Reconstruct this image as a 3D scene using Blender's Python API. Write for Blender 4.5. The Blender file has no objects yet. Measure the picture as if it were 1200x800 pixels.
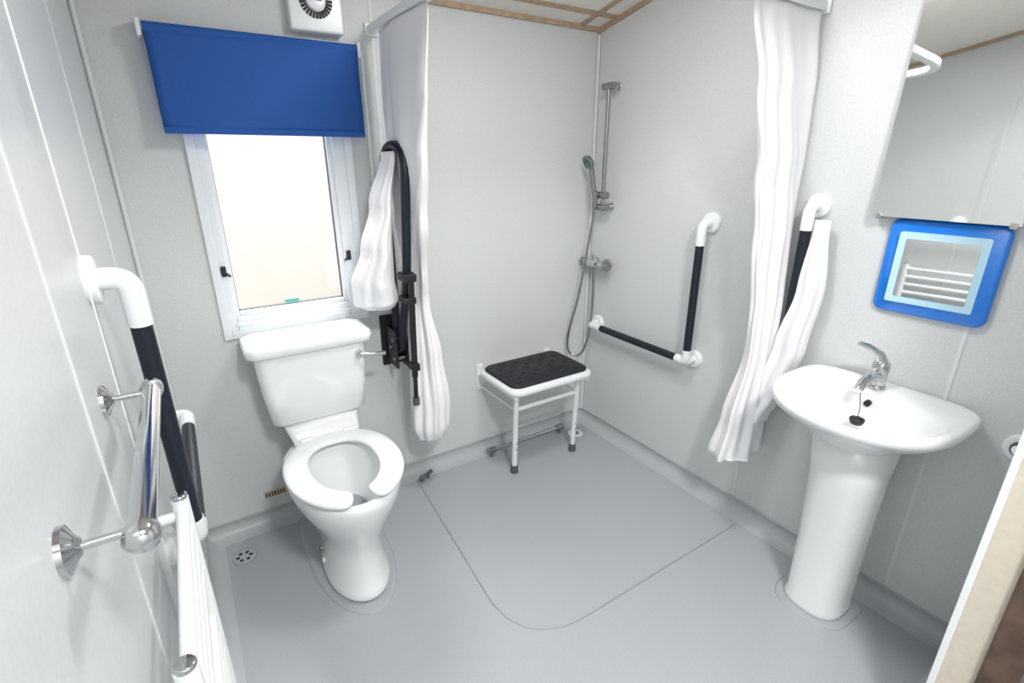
import bpy, bmesh, math, random
from mathutils import Vector, Matrix
random.seed(3)
D=bpy.data; SC=bpy.context.scene
pi=math.pi
# ------------------------------------------------------------------ materials
def mat(name,col,rough=.5,metal=0,coat=0,noise=None,bump=None,spec=.5,trans=0):
    m=D.materials.new(name);m.use_nodes=True;nt=m.node_tree;b=nt.nodes['Principled BSDF']
    b.inputs['Base Color'].default_value=(*col,1);b.inputs['Roughness'].default_value=rough
    b.inputs['Metallic'].default_value=metal;b.inputs['Coat Weight'].default_value=coat
    b.inputs['Specular IOR Level'].default_value=spec
    tc=nt.nodes.new('ShaderNodeTexCoord')
    if noise:
        sc,amt=noise
        n=nt.nodes.new('ShaderNodeTexNoise');n.inputs['Scale'].default_value=sc;n.inputs['Detail'].default_value=5
        r=nt.nodes.new('ShaderNodeMapRange');r.inputs[1].default_value=.3;r.inputs[2].default_value=.7
        r.inputs[3].default_value=1-amt;r.inputs[4].default_value=1+amt
        mx=nt.nodes.new('ShaderNodeMix');mx.data_type='RGBA';mx.blend_type='MULTIPLY';mx.inputs[0].default_value=1
        mx.inputs[6].default_value=(*col,1)
        nt.links.new(tc.outputs['Object'],n.inputs['Vector']);nt.links.new(n.outputs[0],r.inputs[0])
        nt.links.new(r.outputs[0],mx.inputs[7]);nt.links.new(mx.outputs[2],b.inputs['Base Color'])
    if bump:
        sc,st,dist=bump
        n=nt.nodes.new('ShaderNodeTexNoise');n.inputs['Scale'].default_value=sc;n.inputs['Detail'].default_value=3
        bp=nt.nodes.new('ShaderNodeBump');bp.inputs['Strength'].default_value=st;bp.inputs['Distance'].default_value=dist
        nt.links.new(tc.outputs['Object'],n.inputs['Vector']);nt.links.new(n.outputs[0],bp.inputs['Height']);nt.links.new(bp.outputs[0],b.inputs['Normal'])
    return m
M_wall=mat('wall_panel',(.65,.665,.665),.45,noise=(160,.05),bump=(220,.25,.002))
M_wallL=mat('wall_panel_satin',(.63,.65,.655),.32,noise=(160,.03),bump=(180,.1,.001))
M_seam=mat('panel_seam',(.72,.74,.74),.4)
M_floor=mat('vinyl_floor',(.41,.435,.455),.27,noise=(260,.06),bump=(200,.12,.001))
M_cove=mat('vinyl_cove',(.46,.485,.50),.35,noise=(260,.05))
M_weld=mat('vinyl_weld',(.31,.33,.345),.4)
M_ceil=mat('ceiling_board',(.80,.76,.70),.6,noise=(30,.03))
M_bead=mat('beading_wood',(.46,.33,.22),.5,noise=(40,.15))
M_cer=mat('ceramic_white',(.86,.88,.88),.08,coat=.6)
M_plw=mat('plastic_white',(.84,.86,.87),.25)
M_upvc=mat('upvc_white',(.82,.85,.87),.25)
M_navy=mat('navy_plastic',(.005,.008,.018),.42,bump=(300,.3,.001))
M_black=mat('black_plastic',(.010,.011,.013),.45)
M_pad=mat('black_pad',(.010,.012,.018),.6)
M_chr=mat('chrome',(.60,.61,.62),.10,metal=1)
M_chrd=mat('steel_dull',(.34,.34,.35),.25,metal=1)
M_cloth=mat('curtain_cloth',(.88,.88,.90),.85,bump=(500,.2,.001))
M_blind=mat('blind_fabric',(.014,.095,.39),.75,bump=(600,.3,.001),noise=(300,.08))
M_blue=mat('blue_acrylic',(.008,.20,.75),.15,coat=.5)
M_frost=mat('frosted_band',(.50,.74,.88),.45)
M_mir=mat('mirror_glass',(.93,.94,.93),.02,metal=1)
M_cream=mat('cream_laminate',(.66,.59,.49),.5,noise=(60,.04))
M_wood=mat('brown_wood',(.10,.06,.04),.5,noise=(25,.35))
M_dark=mat('dark_hole',(.01,.01,.01),.6)
M_green=mat('green_tint',(.03,.14,.10),.3)
M_teal=mat('teal_sticker',(.10,.50,.42),.4)
M_rub=mat('grey_rubber',(.10,.10,.11),.7)
M_water=mat('water',(.35,.38,.40),.03)
M_ext=mat('exterior_cream',(.47,.44,.395),.8,noise=(3,.03))
M_vent=mat('vent_cream',(.60,.52,.38),.5)
gm=D.materials.new('window_glass');gm.use_nodes=True;nt=gm.node_tree;nt.nodes.clear()
o_=nt.nodes.new('ShaderNodeOutputMaterial');mi=nt.nodes.new('ShaderNodeMixShader');tr=nt.nodes.new('ShaderNodeBsdfTransparent');gl=nt.nodes.new('ShaderNodeBsdfGlossy')
gl.inputs['Roughness'].default_value=.02;mi.inputs[0].default_value=.06
nt.links.new(tr.outputs[0],mi.inputs[1]);nt.links.new(gl.outputs[0],mi.inputs[2]);nt.links.new(mi.outputs[0],o_.inputs[0])
M_glass=gm
# ------------------------------------------------------------------ helpers
def empty(name,loc=(0,0,0)):
    e=D.objects.new(name,None);e.empty_display_size=.05;SC.collection.objects.link(e);return e
def obj(name,bm,m,parent=None,smooth=True,bevel=0,seg=2,sub=0,auto=None):
    me=D.meshes.new(name);bmesh.ops.recalc_face_normals(bm,faces=bm.faces);bm.to_mesh(me);bm.free()
    ms=m if isinstance(m,(list,tuple)) else [m]
    for x in ms: me.materials.append(x)
    o=D.objects.new(name,me);SC.collection.objects.link(o)
    if smooth:
        me.polygons.foreach_set('use_smooth',[True]*len(me.polygons))
    if bevel:
        b=o.modifiers.new('b','BEVEL');b.width=bevel;b.segments=seg;b.limit_method='ANGLE';b.angle_limit=math.radians(35)
        o.modifiers.new('wn','WEIGHTED_NORMAL')
    if sub:
        s=o.modifiers.new('s','SUBSURF');s.levels=sub;s.render_levels=sub
    if parent: o.parent=parent
    return o
def addbox(bm,a,b):
    x0,x1=sorted((a[0],b[0]));y0,y1=sorted((a[1],b[1]));z0,z1=sorted((a[2],b[2]))
    v=[bm.verts.new(p) for p in [(x0,y0,z0),(x1,y0,z0),(x1,y1,z0),(x0,y1,z0),(x0,y0,z1),(x1,y0,z1),(x1,y1,z1),(x0,y1,z1)]]
    for f in [(3,2,1,0),(4,5,6,7),(0,1,5,4),(1,2,6,5),(2,3,7,6),(3,0,4,7)]: bm.faces.new([v[i] for i in f])
def box(name,a,b,m,parent=None,bevel=0,seg=2):
    bm=bmesh.new();addbox(bm,a,b);return obj(name,bm,m,parent,smooth=bevel>0,bevel=bevel,seg=seg)
def boxes(name,L,m,parent=None,bevel=0):
    bm=bmesh.new()
    for a,b in L: addbox(bm,a,b)
    return obj(name,bm,m,parent,smooth=bevel>0,bevel=bevel)
def fillet(pts,r,n=6):
    pts=[Vector(p) for p in pts];out=[pts[0]]
    for i in range(1,len(pts)-1):
        p=pts[i];a=(pts[i-1]-p);b=(pts[i+1]-p)
        rr=min(r,a.length*.49,b.length*.49);a=p+a.normalized()*rr;b=p+b.normalized()*rr
        for k in range(n+1):
            t=k/n;out.append(a*(1-t)**2+p*2*t*(1-t)+b*t*t)
    out.append(pts[-1]);return out
def sweep(bm,pts,r,n=14,cap=True,mi=0):
    pts=[Vector(p) for p in pts];rs=r if isinstance(r,(list,tuple)) else [r]*len(pts)
    T=[]
    for i in range(len(pts)):
        a=pts[max(i-1,0)];b=pts[min(i+1,len(pts)-1)];T.append((b-a).normalized())
    u=T[0].orthogonal().normalized();rings=[]
    for i,p in enumerate(pts):
        if i:
            q=T[i-1].rotation_difference(T[i]);u=(q@u).normalized()
        v=T[i].cross(u)
        rings.append([bm.verts.new(p+(u*math.cos(2*pi*k/n)+v*math.sin(2*pi*k/n))*rs[i]) for k in range(n)])
    fs=[]
    for a,b in zip(rings,rings[1:]):
        for k in range(n): fs.append(bm.faces.new((a[k],a[(k+1)%n],b[(k+1)%n],b[k])))
    if cap:
        fs.append(bm.faces.new(rings[0][::-1]));fs.append(bm.faces.new(rings[-1]))
    for f in fs:f.material_index=mi
def tube(name,pts,r,m,parent=None,fil=0,n=14,bevel=0):
    bm=bmesh.new();sweep(bm,fillet(pts,fil) if fil else pts,r,n)
    o=obj(name,bm,m,parent)
    em=o.modifiers.new('e','EDGE_SPLIT');em.split_angle=math.radians(50)
    return o
def loft(name,rings,m,parent=None,cap0=True,cap1=True,sub=0,closed=True,split=0):
    bm=bmesh.new();R=[[bm.verts.new(p) for p in r] for r in rings];n=len(R[0])
    for a,b in zip(R,R[1:]):
        for k in range(n if closed else n-1): bm.faces.new((a[k],a[(k+1)%n],b[(k+1)%n],b[k]))
    if cap0: bm.faces.new(R[0][::-1])
    if cap1: bm.faces.new(R[-1])
    o=obj(name,bm,m,parent,sub=sub)
    if split:
        em=o.modifiers.new('e','EDGE_SPLIT');em.split_angle=math.radians(split)
    return o
def sgp(v,p): return math.copysign(abs(v)**p,v)
def egg(cx,y0,y1,hw,z,split=.5,nf=2.0,nb=2.6,N=48):
    """ring in plan; y0=front(more negative), y1=back."""
    yc=y1+(y0-y1)*split;r=[]
    for k in range(N):
        t=2*pi*k/N;c,s=math.cos(t),math.sin(t)
        if s<=0: r.append((cx+hw*sgp(c,2/nf),yc+(yc-y0)*sgp(s,2/nf),z))
        else: r.append((cx+hw*sgp(c,2/nb),yc+(y1-yc)*sgp(s,2/nb),z))
    return r
def disc(name,c,axis,r,h,m,parent=None,n=28,prof=None):
    c=Vector(c);a=Vector(axis).normalized()
    prof=prof or [(0,r),(h*.7,r),(h*.92,r*.93),(h,r*.82)]
    bm=bmesh.new();u=a.orthogonal().normalized();v=a.cross(u);R=[]
    for (hh,rr) in prof:
        R.append([bm.verts.new(c+a*hh+(u*math.cos(2*pi*k/n)+v*math.sin(2*pi*k/n))*rr) for k in range(n)])
    for p,q in zip(R,R[1:]):
        for k in range(n): bm.faces.new((p[k],p[(k+1)%n],q[(k+1)%n],q[k]))
    bm.faces.new(R[0][::-1]);bm.faces.new(R[-1])
    o=obj(name,bm,m,parent);em=o.modifiers.new('e','EDGE_SPLIT');em.split_angle=math.radians(40);return o
def rrect(cx,cy,hx,hy,r,z,n=6):
    P=[]
    for sx,sy,a0 in ((1,1,0),(-1,1,pi/2),(-1,-1,pi),(1,-1,3*pi/2)):
        for k in range(n+1):
            a=a0+k*pi/2/n;P.append((cx+sx*(hx-r)+r*math.cos(a),cy+sy*(hy-r)+r*math.sin(a),z))
    return P
# ------------------------------------------------------------------ room shell
XL=-1.89;YB=-3.2;HC=2.9
def cz(y): return 1.955+.2*(-y)
wx0,wx1,wz0,wz1=-1.665,-1.195,.825,1.73
bm=bmesh.new()
for a,b in [((XL-.06,0,-.05),(wx0,.06,HC)),((wx1,0,-.05),(.06,.06,HC)),((wx0,0,-.05),(wx1,.06,wz0)),((wx0,0,wz1),(wx1,.06,HC))]: addbox(bm,a,b)
obj('wall_back',bm,M_wall,smooth=False)
box('wall_right',(0,YB,-.05),(.06,.0,HC),M_wall)
box('wall_left',(XL-.06,YB,-.05),(XL,0,HC),M_wallL)
boxes('wall_front',[((-.47,-1.86,0),(0,-1.80,HC)),((XL,-1.86,2.12),(-.47,-1.80,HC))],M_wall)
box('wall_hall',(XL,YB-.06,-.05),(.06,YB,HC),M_wall)
box('floor',(XL-.06,YB,-.06),(.06,.06,0),M_floor)
bm=bmesh.new()
v=[bm.verts.new(p) for p in [(XL-.06,.06,cz(.06)),(.06,.06,cz(.06)),(.06,YB-.06,cz(YB)),(XL-.06,YB-.06,cz(YB))]]
w=[bm.verts.new((q.co.x,q.co.y,q.co.z+.05)) for q in v]
bm.faces.new(v);bm.faces.new(w)
for k in range(4): bm.faces.new((v[k],v[(k+1)%4],w[(k+1)%4],w[k]))
obj('ceiling',bm,M_ceil,smooth=False)
# beading
bm=bmesh.new()
addbox(bm,(XL,-.012,1.938),(0,0,1.965))
obj('trim_1',bm,M_bead,bevel=.003)
def slopebar(name,x0,x1,ya,yb,h,off=0):
    bm=bmesh.new()
    P=[(x0,ya,cz(ya)-h),(x1,ya,cz(ya)-h),(x1,yb,cz(yb)-h),(x0,yb,cz(yb)-h)]
    v=[bm.verts.new(p) for p in P];w=[bm.verts.new((p[0],p[1],p[2]+h+.003)) for p in P]
    bm.faces.new(v);bm.faces.new(w)
    for k in range(4): bm.faces.new((v[k],v[(k+1)%4],w[(k+1)%4],w[k]))
    return obj(name,bm,M_bead,smooth=False)
slopebar('trim_2',-.014,0,0,-1.8,.020)
slopebar('trim_3',XL,XL+.016,0,-1.8,.02)
slopebar('trim_4',XL,0,-.10,-.130,.005)
slopebar('trim_5',-.130,-.10,0,-1.8,.005)
# panel seams + corner trims
boxes('trim_7',[((-1.062,-.002,.07),(-1.052,0,1.93))],M_seam)
boxes('trim_8',[((-.002,-.985,.07),(0,-.975,2.1)),((-.002,-1.555,.07),(0,-1.545,2.2))],M_seam)
boxes('trim_9',[((XL,-1.205,0),(XL+.002,-1.197,2.2)),((XL,-.5,0),(XL+.002,-.492,2.1))],M_seam)
box('trim_10',(-.014,-.014,.06),(0,0,1.93),M_seam,bevel=.006)
box('trim_11',(XL,-.014,.06),(XL+.014,0,1.93),M_seam,bevel=.006)
# coved skirting: profile (d from wall, z)
prof=[(0,.066),(.004,.066),(.005,.060),(.003,.058),(.004,.038),(.010,.022),(.022,.010),(.042,.003),(.060,.001),(.060,-.001),(0,-.001)]
def cove(name,fn,ax):
    bm=bmesh.new();R=[]
    for t in ax: R.append([bm.verts.new(fn(t,d,z)) for d,z in prof])
    n=len(prof)
    for a,b in zip(R,R[1:]):
        for k in range(n): bm.faces.new((a[k],a[(k+1)%n],b[(k+1)%n],b[k]))
    o=obj(name,bm,M_cove);em=o.modifiers.new('e','EDGE_SPLIT');em.split_angle=math.radians(50)
cove('baseboard_back',lambda t,d,z:(t,-d,z),(XL,0))
cove('baseboard_right',lambda t,d,z:(-d,t,z),(0,-1.8))
cove('baseboard_left',lambda t,d,z:(XL+d,t,z),(0,-1.8))
cove('baseboard_front',lambda t,d,z:(t,-1.8+d,z),(-.47,0))
# shower weld line
pts=fillet([(-1.04,-.06,.0005),(-1.12,-1.06,.0005),(-.06,-1.05,.0005)],.26,14)
bm=bmesh.new();pr=None
for i,p in enumerate(pts):
    a=pts[max(i-1,0)];b=pts[min(i+1,len(pts)-1)];t=(b-a).normalized();nn=Vector((-t.y,t.x,0))*.003
    q=[bm.verts.new(p+nn),bm.verts.new(p+nn*.3+Vector((0,0,.0022))),bm.verts.new(p-nn*.3+Vector((0,0,.0022))),bm.verts.new(p-nn)]
    if pr:
        for k in range(3): bm.faces.new((pr[k],pr[k+1],q[k+1],q[k]))
    pr=q
obj('trim_12',bm,M_weld)
# ------------------------------------------------------------------ door jamb
e=empty('door_frame')
box('jamb_lining',(-.485,-1.862,0),(-.470,-1.797,2.12),M_cream,e,bevel=.001)
box('jamb_edge_strip',(-.487,-1.805,0),(-.468,-1.792,2.12),M_plw,e,bevel=.002)
box('architrave',(-.500,-1.92,0),(-.36,-1.862,2.17),M_wood,e,bevel=.004)
# ------------------------------------------------------------------ window
e=empty('window_1')
def ring(name,x0,x1,z0,z1,wl,wr,wb,wt,y0,y1,m,bev=.004):
    return boxes(name,[((x0,y0,z0),(x0+wl,y1,z1)),((x1-wr,y0,z0),(x1,y1,z1)),((x0+wl,y0,z0),(x1-wr,y1,z0+wb)),((x0+wl,y0,z1-wt),(x1-wr,y1,z1))],m,e,bevel=bev)
ring('trim_ring',-1.69,-1.17,.80,1.755,.028,.028,.028,.028,-.012,-.0005,M_upvc,.003)
ring('outer_frame',wx0+.001,wx1-.001,wz0+.001,wz1-.001,.025,.045,.05,.03,-.006,.055,M_upvc)
ring('sash',-1.645,-1.235,.862,1.705,.018,.022,.032,.03,.008,.05,M_upvc)
ring('gasket',-1.628,-1.256,.893,1.676,.003,.003,.003,.003,.02,.04,M_rub,0)
box('glass',(-1.626,.028,.895),(-1.258,.032,1.675),M_glass,e)
for i,(x,z) in enumerate(((-1.652,1.045),(-1.226,1.06))):
    box('latch_%d'%i,(x-.008,-.018,z-.018),(x+.008,-.006,z+.018),M_black,e,bevel=.004)
    tube('latch_arm_%d'%i,[(x,-.015,z),(x+(.018 if i==0 else -.018),-.02,z-.018)],.004,M_black,e)
box('sill_bead',(-1.645,-.012,.845),(-1.235,.01,.858),M_upvc,e,bevel=.002)
box('sticker',(-1.47,.0245,.90),(-1.42,.0265,.912),M_teal,e)
# exterior
box('exterior_wall',(-6,2.4,-1.0),(4,2.5,3.2),M_ext)
box('exterior_ground',(-6,.3,-1.0),(4,2.4,-.9),M_ext)
# blind
e=empty('roller_blind')
bm=bmesh.new();R=[]
nz=14
for j in range(nz+1):
    z=1.755-(1.755-1.485)*j/nz;row=[]
    for i in range(25):
        x=-1.735+.60*i/24;row.append(bm.verts.new((x,-.062-.004*math.sin(i*.26)*j/nz-.002*math.sin(j*.5+i*.1),z)))
    R.append(row)
for a,b in zip(R,R[1:]):
    for k in range(24): bm.faces.new((a[k],a[k+1],b[k+1],b[k]))
o=obj('fabric',bm,M_blind,e);s=o.modifiers.new('s','SOLIDIFY');s.thickness=.0015
tube('roller',[(-1.735,-.045,1.752),(-1.135,-.045,1.752)],.019,M_blind,e,n=24)
box('bottom_bar',(-1.735,-.068,1.478),(-1.135,-.060,1.497),M_blind,e,bevel=.003)
for x in (-1.745,-1.128): box('bracket_%d'%(x*-100),(x-.006,-.066,1.73),(x+.006,0,1.775),M_plw,e,bevel=.003)
tube('chain',[(-1.122,-.062,1.75),(-1.120,-.062,1.20),(-1.117,-.056,1.18),(-1.113,-.050,1.20),(-1.112,-.04,1.75)],.0022,M_plw,e,fil=.02,n=6)
box('chain_weight',(-1.125,-.066,1.17),(-1.110,-.05,1.21),M_plw,e,bevel=.003)
# ------------------------------------------------------------------ extractor fan
e=empty('extractor_fan')
box('housing',(-1.335,-.045,1.795),(-1.165,0,1.952),M_plw,e,bevel=.008,seg=3)
fc=Vector((-1.25,-.046,1.885))
bm=bmesh.new()
for k in range(28):
    a=2*pi*k/28;u=Vector((math.cos(a),0,math.sin(a)));w_=Vector((-math.sin(a),0,math.cos(a)))*.0032
    q=[fc+u*.032-w_,fc+u*.052-w_*1.3,fc+u*.052+w_*1.3,fc+u*.032+w_]
    top=[bm.verts.new(p+Vector((0,-.0015,0))) for p in q];bt=[bm.verts.new(p+Vector((0,.003,0))) for p in q]
    bm.faces.new(top);bm.faces.new(bt[::-1])
    for i in range(4): bm.faces.new((top[i],top[(i+1)%4],bt[(i+1)%4],bt[i]))
obj('slots',bm,M_dark,e,smooth=False)
disc('hub',fc,(0,-1,0),.029,.006,M_plw,e)
box('badge',(-1.268,-.054,1.883),(-1.232,-.051,1.890),M_blind,e)
# ------------------------------------------------------------------ curtain track
e=empty('curtain_track')
P=fillet([(-1.06,-.004,1.83),(-1.06,-1.0,1.83),(-.004,-1.0,1.83)],.22,10)
bm=bmesh.new();pr=None;hh,ww=.013,.016
for i,p in enumerate(P):
    a=P[max(i-1,0)];b=P[min(i+1,len(P)-1)];t=(b-a).normalized();nn=Vector((-t.y,t.x,0))*ww
    q=[bm.verts.new(p+nn+Vector((0,0,hh))),bm.verts.new(p-nn+Vector((0,0,hh))),bm.verts.new(p-nn-Vector((0,0,hh))),bm.verts.new(p+nn-Vector((0,0,hh)))]
    if pr:
        for k in range(4): bm.faces.new((pr[k],pr[(k+1)%4],q[(k+1)%4],q[k]))
    else: bm.faces.new(q[::-1])
    pr=q
bm.faces.new(pr);obj('rail',bm,M_plw,e,smooth=False,bevel=.003)
box('end_bracket_a',(-1.085,-.012,1.81),(-1.035,0,1.85),M_plw,e,bevel=.004)
box('end_bracket_b',(-.012,-1.025,1.81),(0,-.975,1.85),M_plw,e,bevel=.004)
# ------------------------------------------------------------------ curtains
def lerpk(keys,z):
    for a,b in zip(keys,keys[1:]):
        if a[0]>=z>=b[0]:
            t=(a[0]-z)/(a[0]-b[0]);t=t*t*(3-2*t)
            return [a[i]+(b[i]-a[i])*t for i in range(1,len(a))]
    return list(keys[-1][1:])
def column(name,keys,parent,pleats=13,N=260,seed=0,hem=0):
    """keys: z,cx,cy,ax,ay,amp (ax half-size in x, ay in y)"""
    z0,z1=keys[0][0],keys[-1][0];R=[];nz=110
    rnd=random.Random(seed);ph=[rnd.uniform(0,6.28) for _ in range(10)]
    def w(t,z):
        g=.5+.5*math.sin(2.2*z+ph[8]+math.sin(2*t+ph[9])) # folds fade in and out down the cloth
        v=.55*g*math.sin(pleats*t+ph[0]+1.3*math.sin(z*2.0+ph[1]))
        v+=.75*math.sin((pleats//2)*t+ph[2]+1.5*math.sin(z*2.3+ph[5]))*(.65+.35*math.sin(z*3.6+ph[6]))
        v+=.45*math.sin(3*t+z*5+ph[3])
        v+=.10*math.sin(z*24+7*math.sin(2*t+ph[9])+3*math.sin(z*5))*math.sin(t*2+ph[4])
        return v
    for j in range(nz+1):
        z=z0+(z1-z0)*j/nz;cx,cy,ax,ay,amp=lerpk(keys,z);r=[]
        for k in range(N):
            t=2*pi*k/N;c,s=math.cos(t),math.sin(t)
            nx,ny=c*ay,s*ax;l=math.hypot(nx,ny)+1e-6;nx/=l;ny/=l
            d=amp*w(t,z)
            r.append((cx+ax*c+nx*d,cy+ay*s+ny*d,z+(hem*math.sin(t+ph[4]) if j==nz else 0)))
        R.append(r)
    return loft(name,R,M_cloth,parent)
e=empty('shower_curtain')
column('hanging_cloth',[(1.812,-1.06,-.285,.012,.20,.005),(1.6,-1.06,-.27,.022,.18,.010),(1.42,-1.055,-.25,.028,.145,.012),(1.2,-1.04,-.215,.034,.10,.011),(1.0,-1.018,-.17,.030,.065,.009),(.88,-1.01,-.155,.034,.048,.008),(.65,-1.0,-.155,.058,.072,.011),(.45,-1.0,-.165,.072,.085,.012),(.34,-1.005,-.165,.072,.085,.012),(.29,-1.005,-.165,.058,.070,.009),(.275,-1.005,-.165,.035,.045,.005)],e,seed=1,pleats=11)
column('draped_cloth',[(1.43,-1.095,-.17,.012,.06,.004),(1.25,-1.135,-.17,.030,.075,.008),(1.1,-1.165,-.17,.050,.078,.010),(.98,-1.185,-.165,.070,.070,.011),(.90,-1.178,-.16,.076,.060,.009),(.875,-1.165,-.16,.05,.035,.005)],e,seed=4,pleats=8)
e2=empty('shower_curtain.001')
column('hanging_cloth',[(1.812,-.178,-1.0,.165,.012,.005),(1.6,-.150,-1.01,.14,.024,.011),(1.37,-.125,-1.02,.115,.030,.012),(1.15,-.110,-1.03,.094,.034,.011),(.9,-.095,-1.035,.07,.036,.009),(.75,-.090,-1.035,.063,.036,.009),(.5,-.112,-1.03,.085,.052,.012),(.34,-.125,-1.025,.10,.062,.014)],e2,seed=7,hem=.018,pleats=11)
column('tucked_cloth',[(1.22,-.05,-1.145,.018,.022,.003),(1.0,-.058,-1.15,.030,.040,.007),(.8,-.065,-1.125,.038,.045,.008),(.62,-.075,-1.095,.042,.040,.009),(.5,-.09,-1.06,.045,.04,.010)],e2,seed=9,pleats=8)
# ------------------------------------------------------------------ grab rails
def lrail(name,top,cor,end,off,flip=None):
    """wall points; off=vector from wall."""
    e=empty(name);off=Vector(off);T,Cn,E=[Vector(p) for p in (top,cor,end)]
    r=.0165
    def seg(tag,a,b,el_a=True):
        d=(b-a).normalized()
        tube('elbow_%s'%tag,[a,a+off,a+off+d*.085],r*1.12,M_plw,e,fil=.045,n=18)
        disc('flange_%s'%tag,a,off,.040,.016,M_plw,e)
    seg('a',T,Cn);seg('c',E,Cn)
    d1=(Cn-T).normalized();d2=(E-Cn).normalized()
    tube('corner_fitting',[Cn+off-d1*.05,Cn+off,Cn+off+d2*.05],r*1.12,M_plw,e,fil=.03,n=18)
    tube('corner_stem',[Cn,Cn+off],r*1.05,M_plw,e,n=18);disc('flange_b',Cn,off,.038,.016,M_plw,e)
    tube('sleeve_a',[T+off+d1*.075,Cn+off-d1*.035],r,M_navy,e,n=20)
    tube('sleeve_b',[Cn+off+d2*.035,E+off-d2*.075],r,M_navy,e,n=20)
    return e
lrail('grab_rail',(0,-.71,1.17),(0,-.71,.60),(0,-.10,.60),(-.060,0,0))
lrail('grab_rail.001',(XL,-.935,1.22),(XL,-.90,.66),(XL,-.32,.69),(.055,0,0))
def srail(name,a,b,off):
    e=empty(name);a,b,off=Vector(a),Vector(b),Vector(off);d=(b-a).normalized();r=.0165
    for tag,p,s in (('a',a,1),('b',b,-1)):
        tube('elbow_'+tag,[p,p+off,p+off+d*s*.075],r*1.12,M_plw,e,fil=.045,n=18);disc('flange_'+tag,p,off,.038,.014,M_plw,e)
    tube('sleeve',[a+off+d*.065,b+off-d*.065],r,M_navy,e,n=20)
srail('grab_rail.002',(0,-1.10,1.26),(0,-1.10,.68),(-.055,0,0))
e=empty('robe_hook');disc('rose',(0,-1.735,.685),(-1,0,0),.040,.014,M_plw,e)
tube('peg',[(-.01,-1.735,.685),(-.045,-1.735,.687),(-.055,-1.735,.70)],[.016,.013,.014],M_plw,e);disc('peg_cap',(-.012,-1.735,.685),(-1,0,0),.024,.006,M_rub,e)
# ------------------------------------------------------------------ drop down rail
e=empty('fold_up_support_rail')
X=-1.085
tube('hairpin_tube',[(X,-.085,.66),(X,-.085,1.45),(X,-.305,1.45),(X,-.24,1.0),(X,-.165,.80),(X,-.12,.68)],.016,M_navy,e,fil=.105,n=16)
box('wall_plate',(X-.045,-.012,.58),(X+.045,0,.80),M_black,e,bevel=.004)
boxes('hinge_cheeks',[((X-.026,-.13,.60),(X-.018,-.008,.76)),((X+.018,-.13,.60),(X+.026,-.008,.76))],M_black,e,bevel=.003)
for i,(y,z) in enumerate(((-.075,.68),(-.11,.64),(-.105,.72))): tube('hinge_pin_%d'%i,[(X-.032,y,z),(X+.032,y,z)],.008,M_chrd,e)
boxes('leg_clamp',[((X-.024,-.275,.985),(X+.024,-.20,1.015)),((X-.022,-.265,.90),(X+.022,-.19,.925))],M_black,e,bevel=.005)
tube('leg_outer',[(X+.005,-.262,1.02),(X+.005,-.235,.60)],.012,M_black,e)
tube('leg_inner',[(X+.005,-.235,.60),(X+.005,-.227,.49)],.009,M_black,e)
tube('leg_foot',[(X+.005,-.2275,.505),(X+.005,-.227,.475)],.014,M_rub,e)
box('leg_button',(X-.012,-.26,.63),(X+.02,-.21,.66),M_black,e,bevel=.004)
# ------------------------------------------------------------------ toilet
e=empty('toilet');cx=-1.435
rings=[egg(cx,-.63,-.25,.110,.001),egg(cx,-.63,-.25,.110,.018),egg(cx,-.61,-.24,.099,.05),egg(cx,-.585,-.22,.092,.14),egg(cx,-.60,-.20,.102,.21),
 egg(cx,-.645,-.18,.142,.29),egg(cx,-.685,-.16,.172,.36),egg(cx,-.70,-.155,.181,.405),egg(cx,-.70,-.155,.181,.425),egg(cx,-.693,-.162,.173,.434),
 egg(cx,-.672,-.28,.143,.434),egg(cx,-.665,-.285,.135,.425),egg(cx,-.655,-.29,.127,.38),egg(cx,-.62,-.31,.10,.30),egg(cx,-.55,-.34,.065,.23),egg(cx,-.52,-.36,.05,.19)]
loft('pan',rings,M_cer,e,sub=1)
loft('water',[egg(cx,-.56,-.335,.07,.245)],M_water,e,cap1=False)
loft('rear_platform',[rrect(cx,-.14,.085,.11,.03,.30),rrect(cx,-.14,.10,.125,.03,.38),rrect(cx,-.14,.115,.13,.03,.43),rrect(cx,-.135,.118,.125,.03,.455),rrect(cx,-.12,.13,.09,.03,.485),rrect(cx,-.12,.13,.09,.03,.497)],M_cer,e)
tube('soil_pipe',[(cx,-.30,.18),(cx,-.005,.18)],.055,M_plw,e,n=24)
loft('cistern',[rrect(cx,-.112,.150,.066,.03,.497),rrect(cx,-.112,.166,.080,.035,.51),rrect(cx,-.110,.180,.088,.035,.62),rrect(cx,-.108,.192,.094,.035,.775)],M_cer,e,split=60)
loft('cistern_lid',[rrect(cx,-.110,.200,.100,.035,.772),rrect(cx,-.112,.214,.106,.04,.778),rrect(cx,-.112,.216,.108,.04,.80),rrect(cx,-.112,.210,.102,.04,.812),rrect(cx,-.112,.190,.085,.035,.817)],M_cer,e)
tube('flush_lever_hub',[(cx+.155,-.195,.735),(cx+.155,-.225,.735)],.012,M_chr,e)
tube('flush_lever',[(cx+.155,-.222,.735),(cx+.20,-.232,.728),(cx+.245,-.228,.722)],[.007,.006,.009],M_chr,e)
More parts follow.
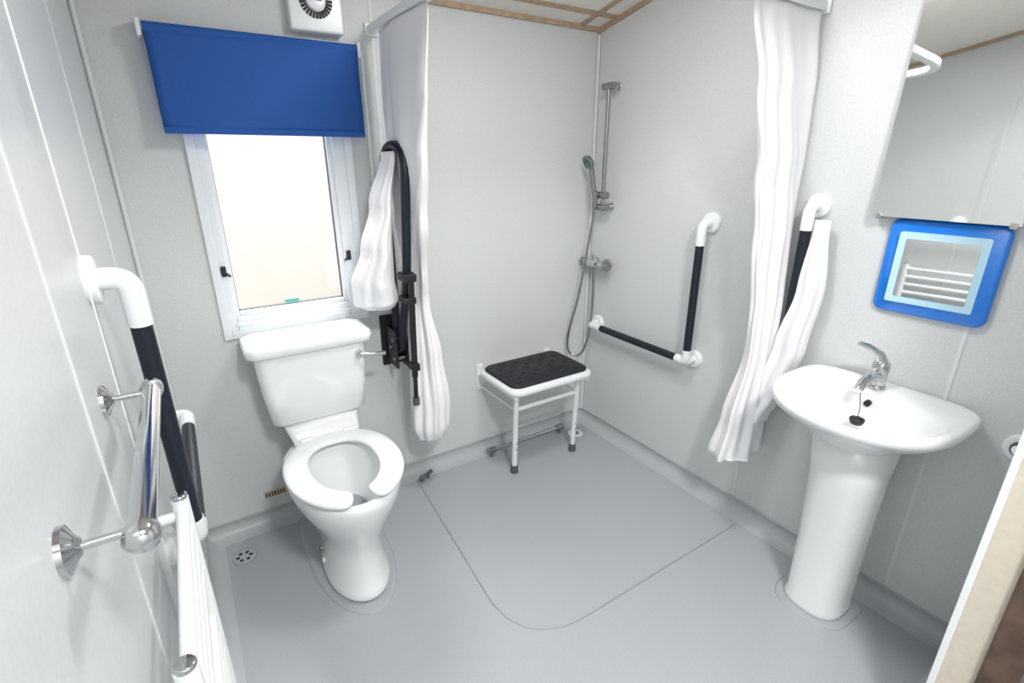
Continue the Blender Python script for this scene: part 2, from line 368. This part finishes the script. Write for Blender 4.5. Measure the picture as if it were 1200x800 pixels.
# seat (open front)
zc=.452;N=60;cs=16;R=[]
yc=-.455;g0=.20
for i in range(N+1):
    t=-pi/2+g0+(2*pi-2*g0)*i/N
    c,s=math.cos(t),math.sin(t)
    nb=2.3 if s>0 else 2.0
    px=cx+.147*sgp(c,2/nb);py=yc+(.215 if s<0 else .185)*sgp(s,2/nb)
    n2=Vector((c/.147,s/(.215 if s<0 else .185),0)).normalized()
    end=min(i,N-i)/N*(2*pi);sc=min(1,.35+end/.14) if end<.14 else 1
    wd=.040*(sc**.5);r=[]
    if i in(0,N): wd=.02
    for k in range(cs):
        a=2*pi*k/cs
        r.append(tuple(Vector((px,py,zc))+n2*wd*sgp(math.cos(a),.8)+Vector((0,0,.0135*sc*sgp(math.sin(a),.8)))))
    R.append(r)
loft('seat',R,M_plw,e,sub=1)
boxes('seat_hinge',[((cx-.10,-.262,.434),(cx-.05,-.225,.468)),((cx+.05,-.262,.434),(cx+.10,-.225,.468))],M_plw,e,bevel=.008)
for s in(-1,1): tube('hinge_cap_%d'%s,[(cx+s*.105,-.243,.452),(cx+s*.045,-.243,.452)],.011,M_chr,e)
for i,(x,y) in enumerate(((cx-.096,-.36),(cx-.099,-.40),(cx+.098,-.38))): disc('bolt_cap_%d'%i,(x,y,.075-.02*i),(-1 if x<cx else 1,0,.2),.010,.008,M_chrd if i==0 else M_plw,e)
loft('vinyl_upstand',[egg(cx,-.672,-.03,.145,-.0005,nb=5),egg(cx,-.664,-.03,.137,.0012,nb=5),egg(cx,-.655,-.03,.128,.003,nb=5),egg(cx,-.64,-.03,.113,.004,nb=5)],M_floor,e)
# ------------------------------------------------------------------ basin
e=empty('pedestal_basin');by=-1.425
def dring(back,front,hw,z,nf=2.2,nb=5,cc=.42,N=64):
    xc=back+(front-back)*cc;r=[]
    for k in range(N):
        t=2*pi*k/N;c,s=math.cos(t),math.sin(t)
        if s<=0: r.append((xc+(xc-front)*sgp(s,2/nf),by+hw*sgp(c,2/nf),z))
        else: r.append((xc+(back-xc)*sgp(s,2/nb),by+hw*sgp(c,2/nb),z))
    return r
loft('bowl',[dring(-.06,-.28,.09,.61),dring(-.03,-.31,.12,.64),dring(-.008,-.365,.18,.68),dring(-.003,-.41,.222,.715),dring(-.002,-.428,.234,.732),dring(-.002,-.430,.235,.748),dring(-.004,-.424,.229,.757),
 dring(-.02,-.412,.214,.758),dring(-.115,-.402,.197,.752,nb=3),dring(-.12,-.394,.188,.737,nb=2.6),dring(-.135,-.375,.165,.70,nb=2.4),dring(-.16,-.345,.12,.668,nb=2.2),dring(-.20,-.31,.07,.655,nb=2),dring(-.235,-.28,.03,.652,nb=2)],M_cer,e,sub=1)
disc('waste',(-.26,by,.651),(0,0,1),.024,.004,M_chr,e)
tube('overflow',[(-.128,by+.01,.722),(-.140,by+.01,.720)],.009,M_dark,e)
loft('pedestal',[dring(-.085,-.262,.088,.001,nf=2.6,nb=4,cc=.5),dring(-.085,-.262,.088,.02,nf=2.6,nb=4,cc=.5),dring(-.085,-.256,.084,.04,nf=2.6,nb=4,cc=.5),dring(-.08,-.262,.085,.25,nf=2.6,nb=4,cc=.5),dring(-.075,-.278,.092,.50,nf=2.6,nb=4,cc=.5),dring(-.06,-.298,.104,.655,nf=2.6,nb=4,cc=.5)],M_cer,e)
loft('vinyl_upstand',[dring(-.06,-.290,.116,-.0005,nf=2.6,nb=5,cc=.5),dring(-.06,-.283,.109,.0012,nf=2.6,nb=5,cc=.5),dring(-.06,-.276,.102,.003,nf=2.6,nb=5,cc=.5),dring(-.06,-.268,.094,.004,nf=2.6,nb=5,cc=.5)],M_floor,e)
# tap
T=Vector((-.075,by+.02,.753))
disc('tap_base',T,(0,0,1),.024,.012,M_chr,e)
loft('tap_body',[[(T.x+.020*f*math.cos(a),T.y+.020*f*math.sin(a),T.z+h) for a in [2*pi*k/20 for k in range(20)]] for h,f in((.0,1.05),(.02,1),(.05,1.05),(.07,1.15),(.083,1.0),(.09,.5))],M_chr,e)
tube('tap_spout',[T+Vector((-.005,0,.035)),T+Vector((-.05,0,.048)),T+Vector((-.10,0,.042)),T+Vector((-.118,0,.022))],[.018,.015,.013,.012],M_chr,e)
tube('tap_lever',[T+Vector((.0,0,.08)),T+Vector((-.005,.01,.105)),T+Vector((-.03,.035,.128)),T+Vector((-.055,.05,.138))],[.017,.013,.009,.006],M_chr,e)
tube('plug_chain',[T+Vector((-.02,.02,.01)),T+Vector((-.05,.02,-.004)),(-.175,by+.01,.712),(-.21,by,.702)],.0018,M_chrd,e,fil=.02,n=6)
loft('plug',[[( -.218+.019*f*math.cos(a),by-.004+.019*f*math.sin(a),.69+h) for a in [2*pi*k/20 for k in range(20)]] for h,f in((-.005,.8),(.004,1),(.01,1.05),(.014,.8))],M_black,e)
# ------------------------------------------------------------------ mirror + blue mirror
e=empty('wall_mirror')
bm=bmesh.new();dx=.026
pv=[(-.006-dx,1.245),(-.006,1.88),(-.011,1.88),(-.011-dx,1.245)]
a=[bm.verts.new((p[0],-1.27,p[1])) for p in pv];b=[bm.verts.new((p[0],-1.60,p[1])) for p in pv]
bm.faces.new(a);bm.faces.new(b)
for k in range(4): bm.faces.new((a[k],a[(k+1)%4],b[(k+1)%4],b[k]))
obj('mirror_pane',bm,M_mir,e,smooth=False)
box('backing_rail_low',(-.030,-1.598,1.25),(-.0005,-1.272,1.262),M_rub,e)
box('backing',(-.006,-1.598,1.262),(-.0005,-1.272,1.878),M_rub,e)
for y in (-1.29,-1.585):
    box('clip_%d'%(-y*100),(-.040,y-.008,1.238),(0,y+.008,1.252),M_chr,e,bevel=.002)
    box('clip_top_%d'%(-y*100),(-.014,y-.008,1.872),(0,y+.008,1.888),M_chr,e,bevel=.002)
e=empty('bathroom_mirror_blue')
def yz(cy,czz,h,r,x,rk=0):
    return [(x-rk*(p[0]-cy+.14),p[0],p[1]) for p in rrect(cy,czz,h,h,r,0,8)]
c1,c2=-1.452,1.108
loft('frame',[yz(c1,c2,.131,.024,-.001),yz(c1,c2,.134,.026,-.006),yz(c1,c2,.134,.026,-.014),yz(c1,c2,.130,.024,-.018)],M_blue,e,split=50)
loft('frosted_band',[yz(c1,c2,.100,.006,-.0105),yz(c1,c2,.100,.006,-.0155,.066)],M_frost,e,split=30)
loft('mirror_pane',[yz(c1,c2,.082,.004,-.0150),yz(c1,c2,.082,.004,-.0165,.066)],M_mir,e,split=30)
# ------------------------------------------------------------------ shower
e=empty('shower_riser_set');ry=-.14
tube('riser_bar',[(-.055,ry,1.72),(-.055,ry,1.17)],.009,M_chrd,e)
for i,z in enumerate((1.705,1.19)):
    tube('wall_bracket_%d'%i,[(0,ry,z),(-.06,ry,z)],.014,M_chr,e,n=20)
    disc('bracket_cap_%d'%i,(0,ry,z),(-1,0,0),.022,.008,M_chr,e)
    tube('bracket_head_%d'%i,[(-.055,ry-.035,z),(-.055,ry+.035,z)],.015,M_chrd,e,n=20)
tube('slider',[(-.055,ry-.028,1.245),(-.055,ry+.045,1.245)],.016,M_chrd,e,n=20)
tube('slider_cup',[(-.072,ry+.03,1.225),(-.082,ry+.03,1.262)],.015,M_chrd,e,n=20)
tube('handset_handle',[(-.072,ry+.03,1.21),(-.085,ry+.035,1.28),(-.095,ry+.045,1.36),(-.105,ry+.05,1.39)],[.009,.011,.012,.016],M_chrd,e,n=18)
disc('handset_head',(-.095,ry+.05,1.398),(-.85,.1,-.45),.034,.024,M_chrd,e,prof=[(0,.012),(.006,.028),(.014,.034),(.024,.034),(.026,.030)])
disc('handset_face',(-.1165,ry+.0525,1.3868),(-.85,.1,-.45),.026,.003,M_green,e)
bm=bmesh.new()
hp=[(-.072,ry+.03,1.21),(-.08,ry+.04,1.10),(-.10,ry+.05,.95),(-.13,ry+.06,.75),(-.16,ry+.09,.55),(-.15,ry+.09,.45),(-.11,ry+.05,.44),(-.08,ry+.03,.53),(-.05,ry+.04,.70),(-.05,ry+.045,.89)]
hv=[Vector(p) for p in hp];sp=[]
for i in range(len(hv)-1):
    p0,p1,p2,p3=hv[max(i-1,0)],hv[i],hv[i+1],hv[min(i+2,len(hv)-1)]
    for k in range(12):
        t=k/12;sp.append(.5*((2*p1)+(p2-p0)*t+(2*p0-5*p1+4*p2-p3)*t*t+(3*p1-p0-3*p2+p3)*t**3))
sp.append(hv[-1]);sweep(bm,sp,.0065,10);obj('hose',bm,M_chrd,e)
# valve
tube('valve_body',[(-.05,-.03,.915),(-.05,-.175,.915)],.020,M_chr,e,n=24)
for i,y in enumerate((-.06,-.145)):
    tube('valve_inlet_%d'%i,[(0,y,.915),(-.05,y,.915)],.013,M_chr,e);disc('valve_rose_%d'%i,(0,y,.915),(-1,0,0),.028,.010,M_chr,e)
tube('valve_knob_a',[(-.05,-.172,.915),(-.05,-.20,.915)],.022,M_chrd,e,n=20)
tube('valve_knob_b',[(-.05,-.012,.915),(-.05,-.032,.915)],.022,M_chrd,e,n=20)
tube('valve_lever',[(-.05,-.105,.93),(-.075,-.11,.965)],[.010,.007],M_chr,e)
# ------------------------------------------------------------------ shower seat
e=empty('folding_shower_seat');sx0,sx1,sy0,sy1=-.695,-.235,-.355,-.03
mx,my=(sx0+sx1)/2,(sy0+sy1)/2;hx,hy=(sx1-sx0)/2,(sy1-sy0)/2
loft('seat_board',[rrect(mx,my,hx-.008,hy-.008,.05,.440),rrect(mx,my,hx,hy,.055,.447),rrect(mx,my,hx,hy,.055,.462),rrect(mx,my,hx-.006,hy-.006,.052,.469)],M_plw,e)
loft('pad',[rrect(mx+.004,my+.008,hx-.020,hy-.020,.045,.466),rrect(mx+.004,my+.008,hx-.016,hy-.018,.045,.474),rrect(mx+.004,my+.008,hx-.022,hy-.024,.042,.482)],M_pad,e)
bm=bmesh.new()
for i in range(9):
    for j in range(6):
        if (i+j)%2: continue
        x=mx-.16+.04*i;y=my+.008-.105+.042*j
        addbox(bm,(x-.014,y-.004,.481),(x+.014,y+.004,.4845));addbox(bm,(x-.004,y-.014,.481),(x+.004,y+.014,.4845))
obj('pad_grip',bm,M_black,e,bevel=.0012)
for s,x in (('l',-.665),('r',-.265)):
    box('wall_hinge_'+s,(x-.018,-.012,.35),(x+.018,0,.48),M_plw,e,bevel=.003)
    tube('side_arm_'+s,[(x,-.012,.43),(x,-.33,.43)],.011,M_plw,e)
    lx=-.625 if s=='l' else -.272
    tube('leg_'+s,[(lx,-.27,.44),(lx,-.25,.02)],.0125,M_plw,e,n=18)
    tube('leg_foot_'+s,[(lx,-.2515,.04),(lx,-.25,.001)],[.016,.019],M_rub,e,n=18)
    tube('brace_'+s,[(x,-.01,.37),(lx,-.264,.33)],.006,M_plw,e)
    for k in range(4): tube('leg_hole_%s%d'%(s,k),[(lx,-.256-.0138,.13+.03*k),(lx,-.256-.0115,.13+.03*k)],.003,M_dark,e,n=8)
tube('leg_crossbar',[(-.625,-.262,.335),(-.272,-.262,.335)],.010,M_plw,e)
tube('rear_crossbar',[(-.655,-.03,.40),(-.265,-.03,.40)],.010,M_plw,e)
# ------------------------------------------------------------------ small fittings
e=empty('floor_pipe')
tube('pipe',[(-.63,-.075,.035),(-.22,-.075,.035)],.010,M_chr,e)
for i,x in enumerate((-.645,-.22)):
    tube('coupling_%d'%i,[(x-.02,-.075,.035),(x+.02,-.075,.035)],.016,M_chrd,e);tube('stem_%d'%i,[(x,-.075,.035),(x,-.075,.001)],.010,M_chrd,e)
e=empty('floor_drain');disc('flange',(-1.775,-.16,.0005),(0,0,1),.042,.004,M_chr,e)
for k in range(6): 
    a=k*pi/3;disc('hole_%d'%k,(-1.775+.022*math.cos(a),-.16+.022*math.sin(a),.004),(0,0,1),.007,.001,M_dark,e,n=10)
e=empty('floor_drain.001');disc('flange',(-.15,-.13,.0005),(0,0,1),.04,.004,M_plw,e);disc('centre',(-.15,-.13,.004),(0,0,1),.02,.002,M_chrd,e)
e=empty('pipe_stub');tube('stub',[(-1.02,-.085,.022),(-.965,-.055,.022)],.008,M_rub,e);tube('nut',[(-1.035,-.093,.022),(-1.015,-.082,.022)],.013,M_chrd,e)
tube('foot',[(-.99,-.07,.022),(-.99,-.07,.001)],.006,M_rub,e)
e=empty('wall_vent');box('plate',(-1.665,-.006,.118),(-1.58,0,.148),M_vent,e,bevel=.002)
boxes('slots',[((-1.66+.011*k,-.0075,.123),(-1.655+.011*k,-.005,.143)) for k in range(7)],M_dark,e)
# ------------------------------------------------------------------ chrome towel rail on left wall
e=empty('chrome_towel_rail')
for i,y in enumerate((-1.09,-1.45)):
    disc('rose_%d'%i,(XL,y,1.07),(1,0,0),.024,.012,M_chr,e,prof=[(0,.024),(.005,.023),(.010,.013),(.014,.008)])
    tube('post_%d'%i,[(XL+.01,y,1.07),(XL+.055,y,1.07)],.0045,M_chr,e)
tube('bar',[(XL+.060,-1.075,1.07),(XL+.060,-1.465,1.07)],.0125,M_chr,e,n=24)
for i,y in enumerate((-1.075,-1.465)):
    disc('finial_%d'%i,(XL+.060,y,1.07),(0,1 if i==0 else -1,0),.015,.014,M_chr,e,prof=[(-.008,.0155),(.004,.0155),(.010,.011),(.014,.005)])
# ------------------------------------------------------------------ towel radiator
e=empty('towel_radiator');rx=XL+.052;ya,yb=-1.02,-1.40
for i,y in enumerate((ya,yb)):
    tube('upright_%d'%i,[(rx,y,.20),(rx,y,.835)],.014,M_plw,e,n=20)
    disc('cap_%d'%i,(rx,y,.835),(0,0,1),.013,.008,M_chr,e)
    tube('bracket_%d'%i,[(XL,y-.0 ,.80),(rx,y,.80)],.010,M_plw,e);tube('bracket_low_%d'%i,[(XL,y,.28),(rx,y,.28)],.010,M_plw,e)
for k,z in enumerate((.81,.765,.72,.675,.56,.515,.47,.425,.33,.285,.24)):
    tube('rung_%d'%k,[(rx,ya,z),(rx,yb,z)],.010,M_plw,e,n=16)
e=empty('pull_cord');tube('cord',[(XL+.012,-1.02,2.15),(XL+.012,-1.02,.42)],.0013,M_plw,e,n=6);tube('cord_end',[(XL+.012,-1.02,.44),(XL+.012,-1.02,.40)],[.003,.007],M_plw,e)
# ------------------------------------------------------------------ added fill lamps on the ceiling, out of view (fixture + light)
def lamp(name,x,y,sz,en,col):
    e=empty(name);z=cz(y)
    disc('body',(x,y,z+.02),(0,0,-1),.15,.06,M_plw,e)
    l=D.lights.new(name+'_light','AREA');l.shape='DISK';l.size=sz;l.energy=en;l.color=col
    o=D.objects.new(name+'_lamp',l);SC.collection.objects.link(o);o.location=(x,y,z-.06);o.parent=e
lamp('ceiling_light',-.85,-1.0,.30,12.5,(1,.99,.98))  # added to lift the light inside the bathroom
lamp('ceiling_light.001',-1.35,-2.45,.30,44,(1,.99,.98))  # added in the hall as soft fill from behind the camera
# world
w=D.worlds.new('World');SC.world=w;w.use_nodes=True;bg=w.node_tree.nodes['Background'];bg.inputs[0].default_value=(.94,.97,1,1);bg.inputs[1].default_value=2.4
# skylight spilling in through the window from above
def area(name,loc,target,sx,sy,en,col=(.94,.97,1)):
    l=D.lights.new(name,'AREA');l.shape='RECTANGLE';l.size=sx;l.size_y=sy;l.energy=en;l.color=col
    o=D.objects.new(name,l);SC.collection.objects.link(o);o.location=loc
    o.rotation_euler=(Vector(target)-o.location).to_track_quat('-Z','Y').to_euler()
area('sky_daylight',(-1.4,.75,2.45),(-1.35,-.2,1.1),1.2,.8,60)
area('exterior_wall_wash',(-1.1,1.7,2.9),(-1.1,2.4,1.3),2.0,.5,55,(1,1,1))  # area lamp added to whiten the upper part of the outside wall
# ------------------------------------------------------------------ camera
yaw,pitch,roll=[math.radians(v) for v in (32.752,19.763,-.163)]
fwd=Vector((math.sin(yaw)*math.cos(pitch),math.cos(yaw)*math.cos(pitch),-math.sin(pitch)))
right=Vector((math.cos(yaw),-math.sin(yaw),0));up=right.cross(fwd)
r2=right*math.cos(roll)+up*math.sin(roll);u2=-right*math.sin(roll)+up*math.cos(roll)
cam=D.cameras.new('camera');co=D.objects.new('camera',cam);SC.collection.objects.link(co);SC.camera=co
cam.sensor_width=36;cam.lens=590.55*36/1200;cam.clip_start=.01
mm=Matrix((r2,u2,-fwd)).transposed().to_4x4();mm.translation=Vector((-1.745,-1.974,1.4));co.matrix_world=mm
SC.view_settings.view_transform='Standard'
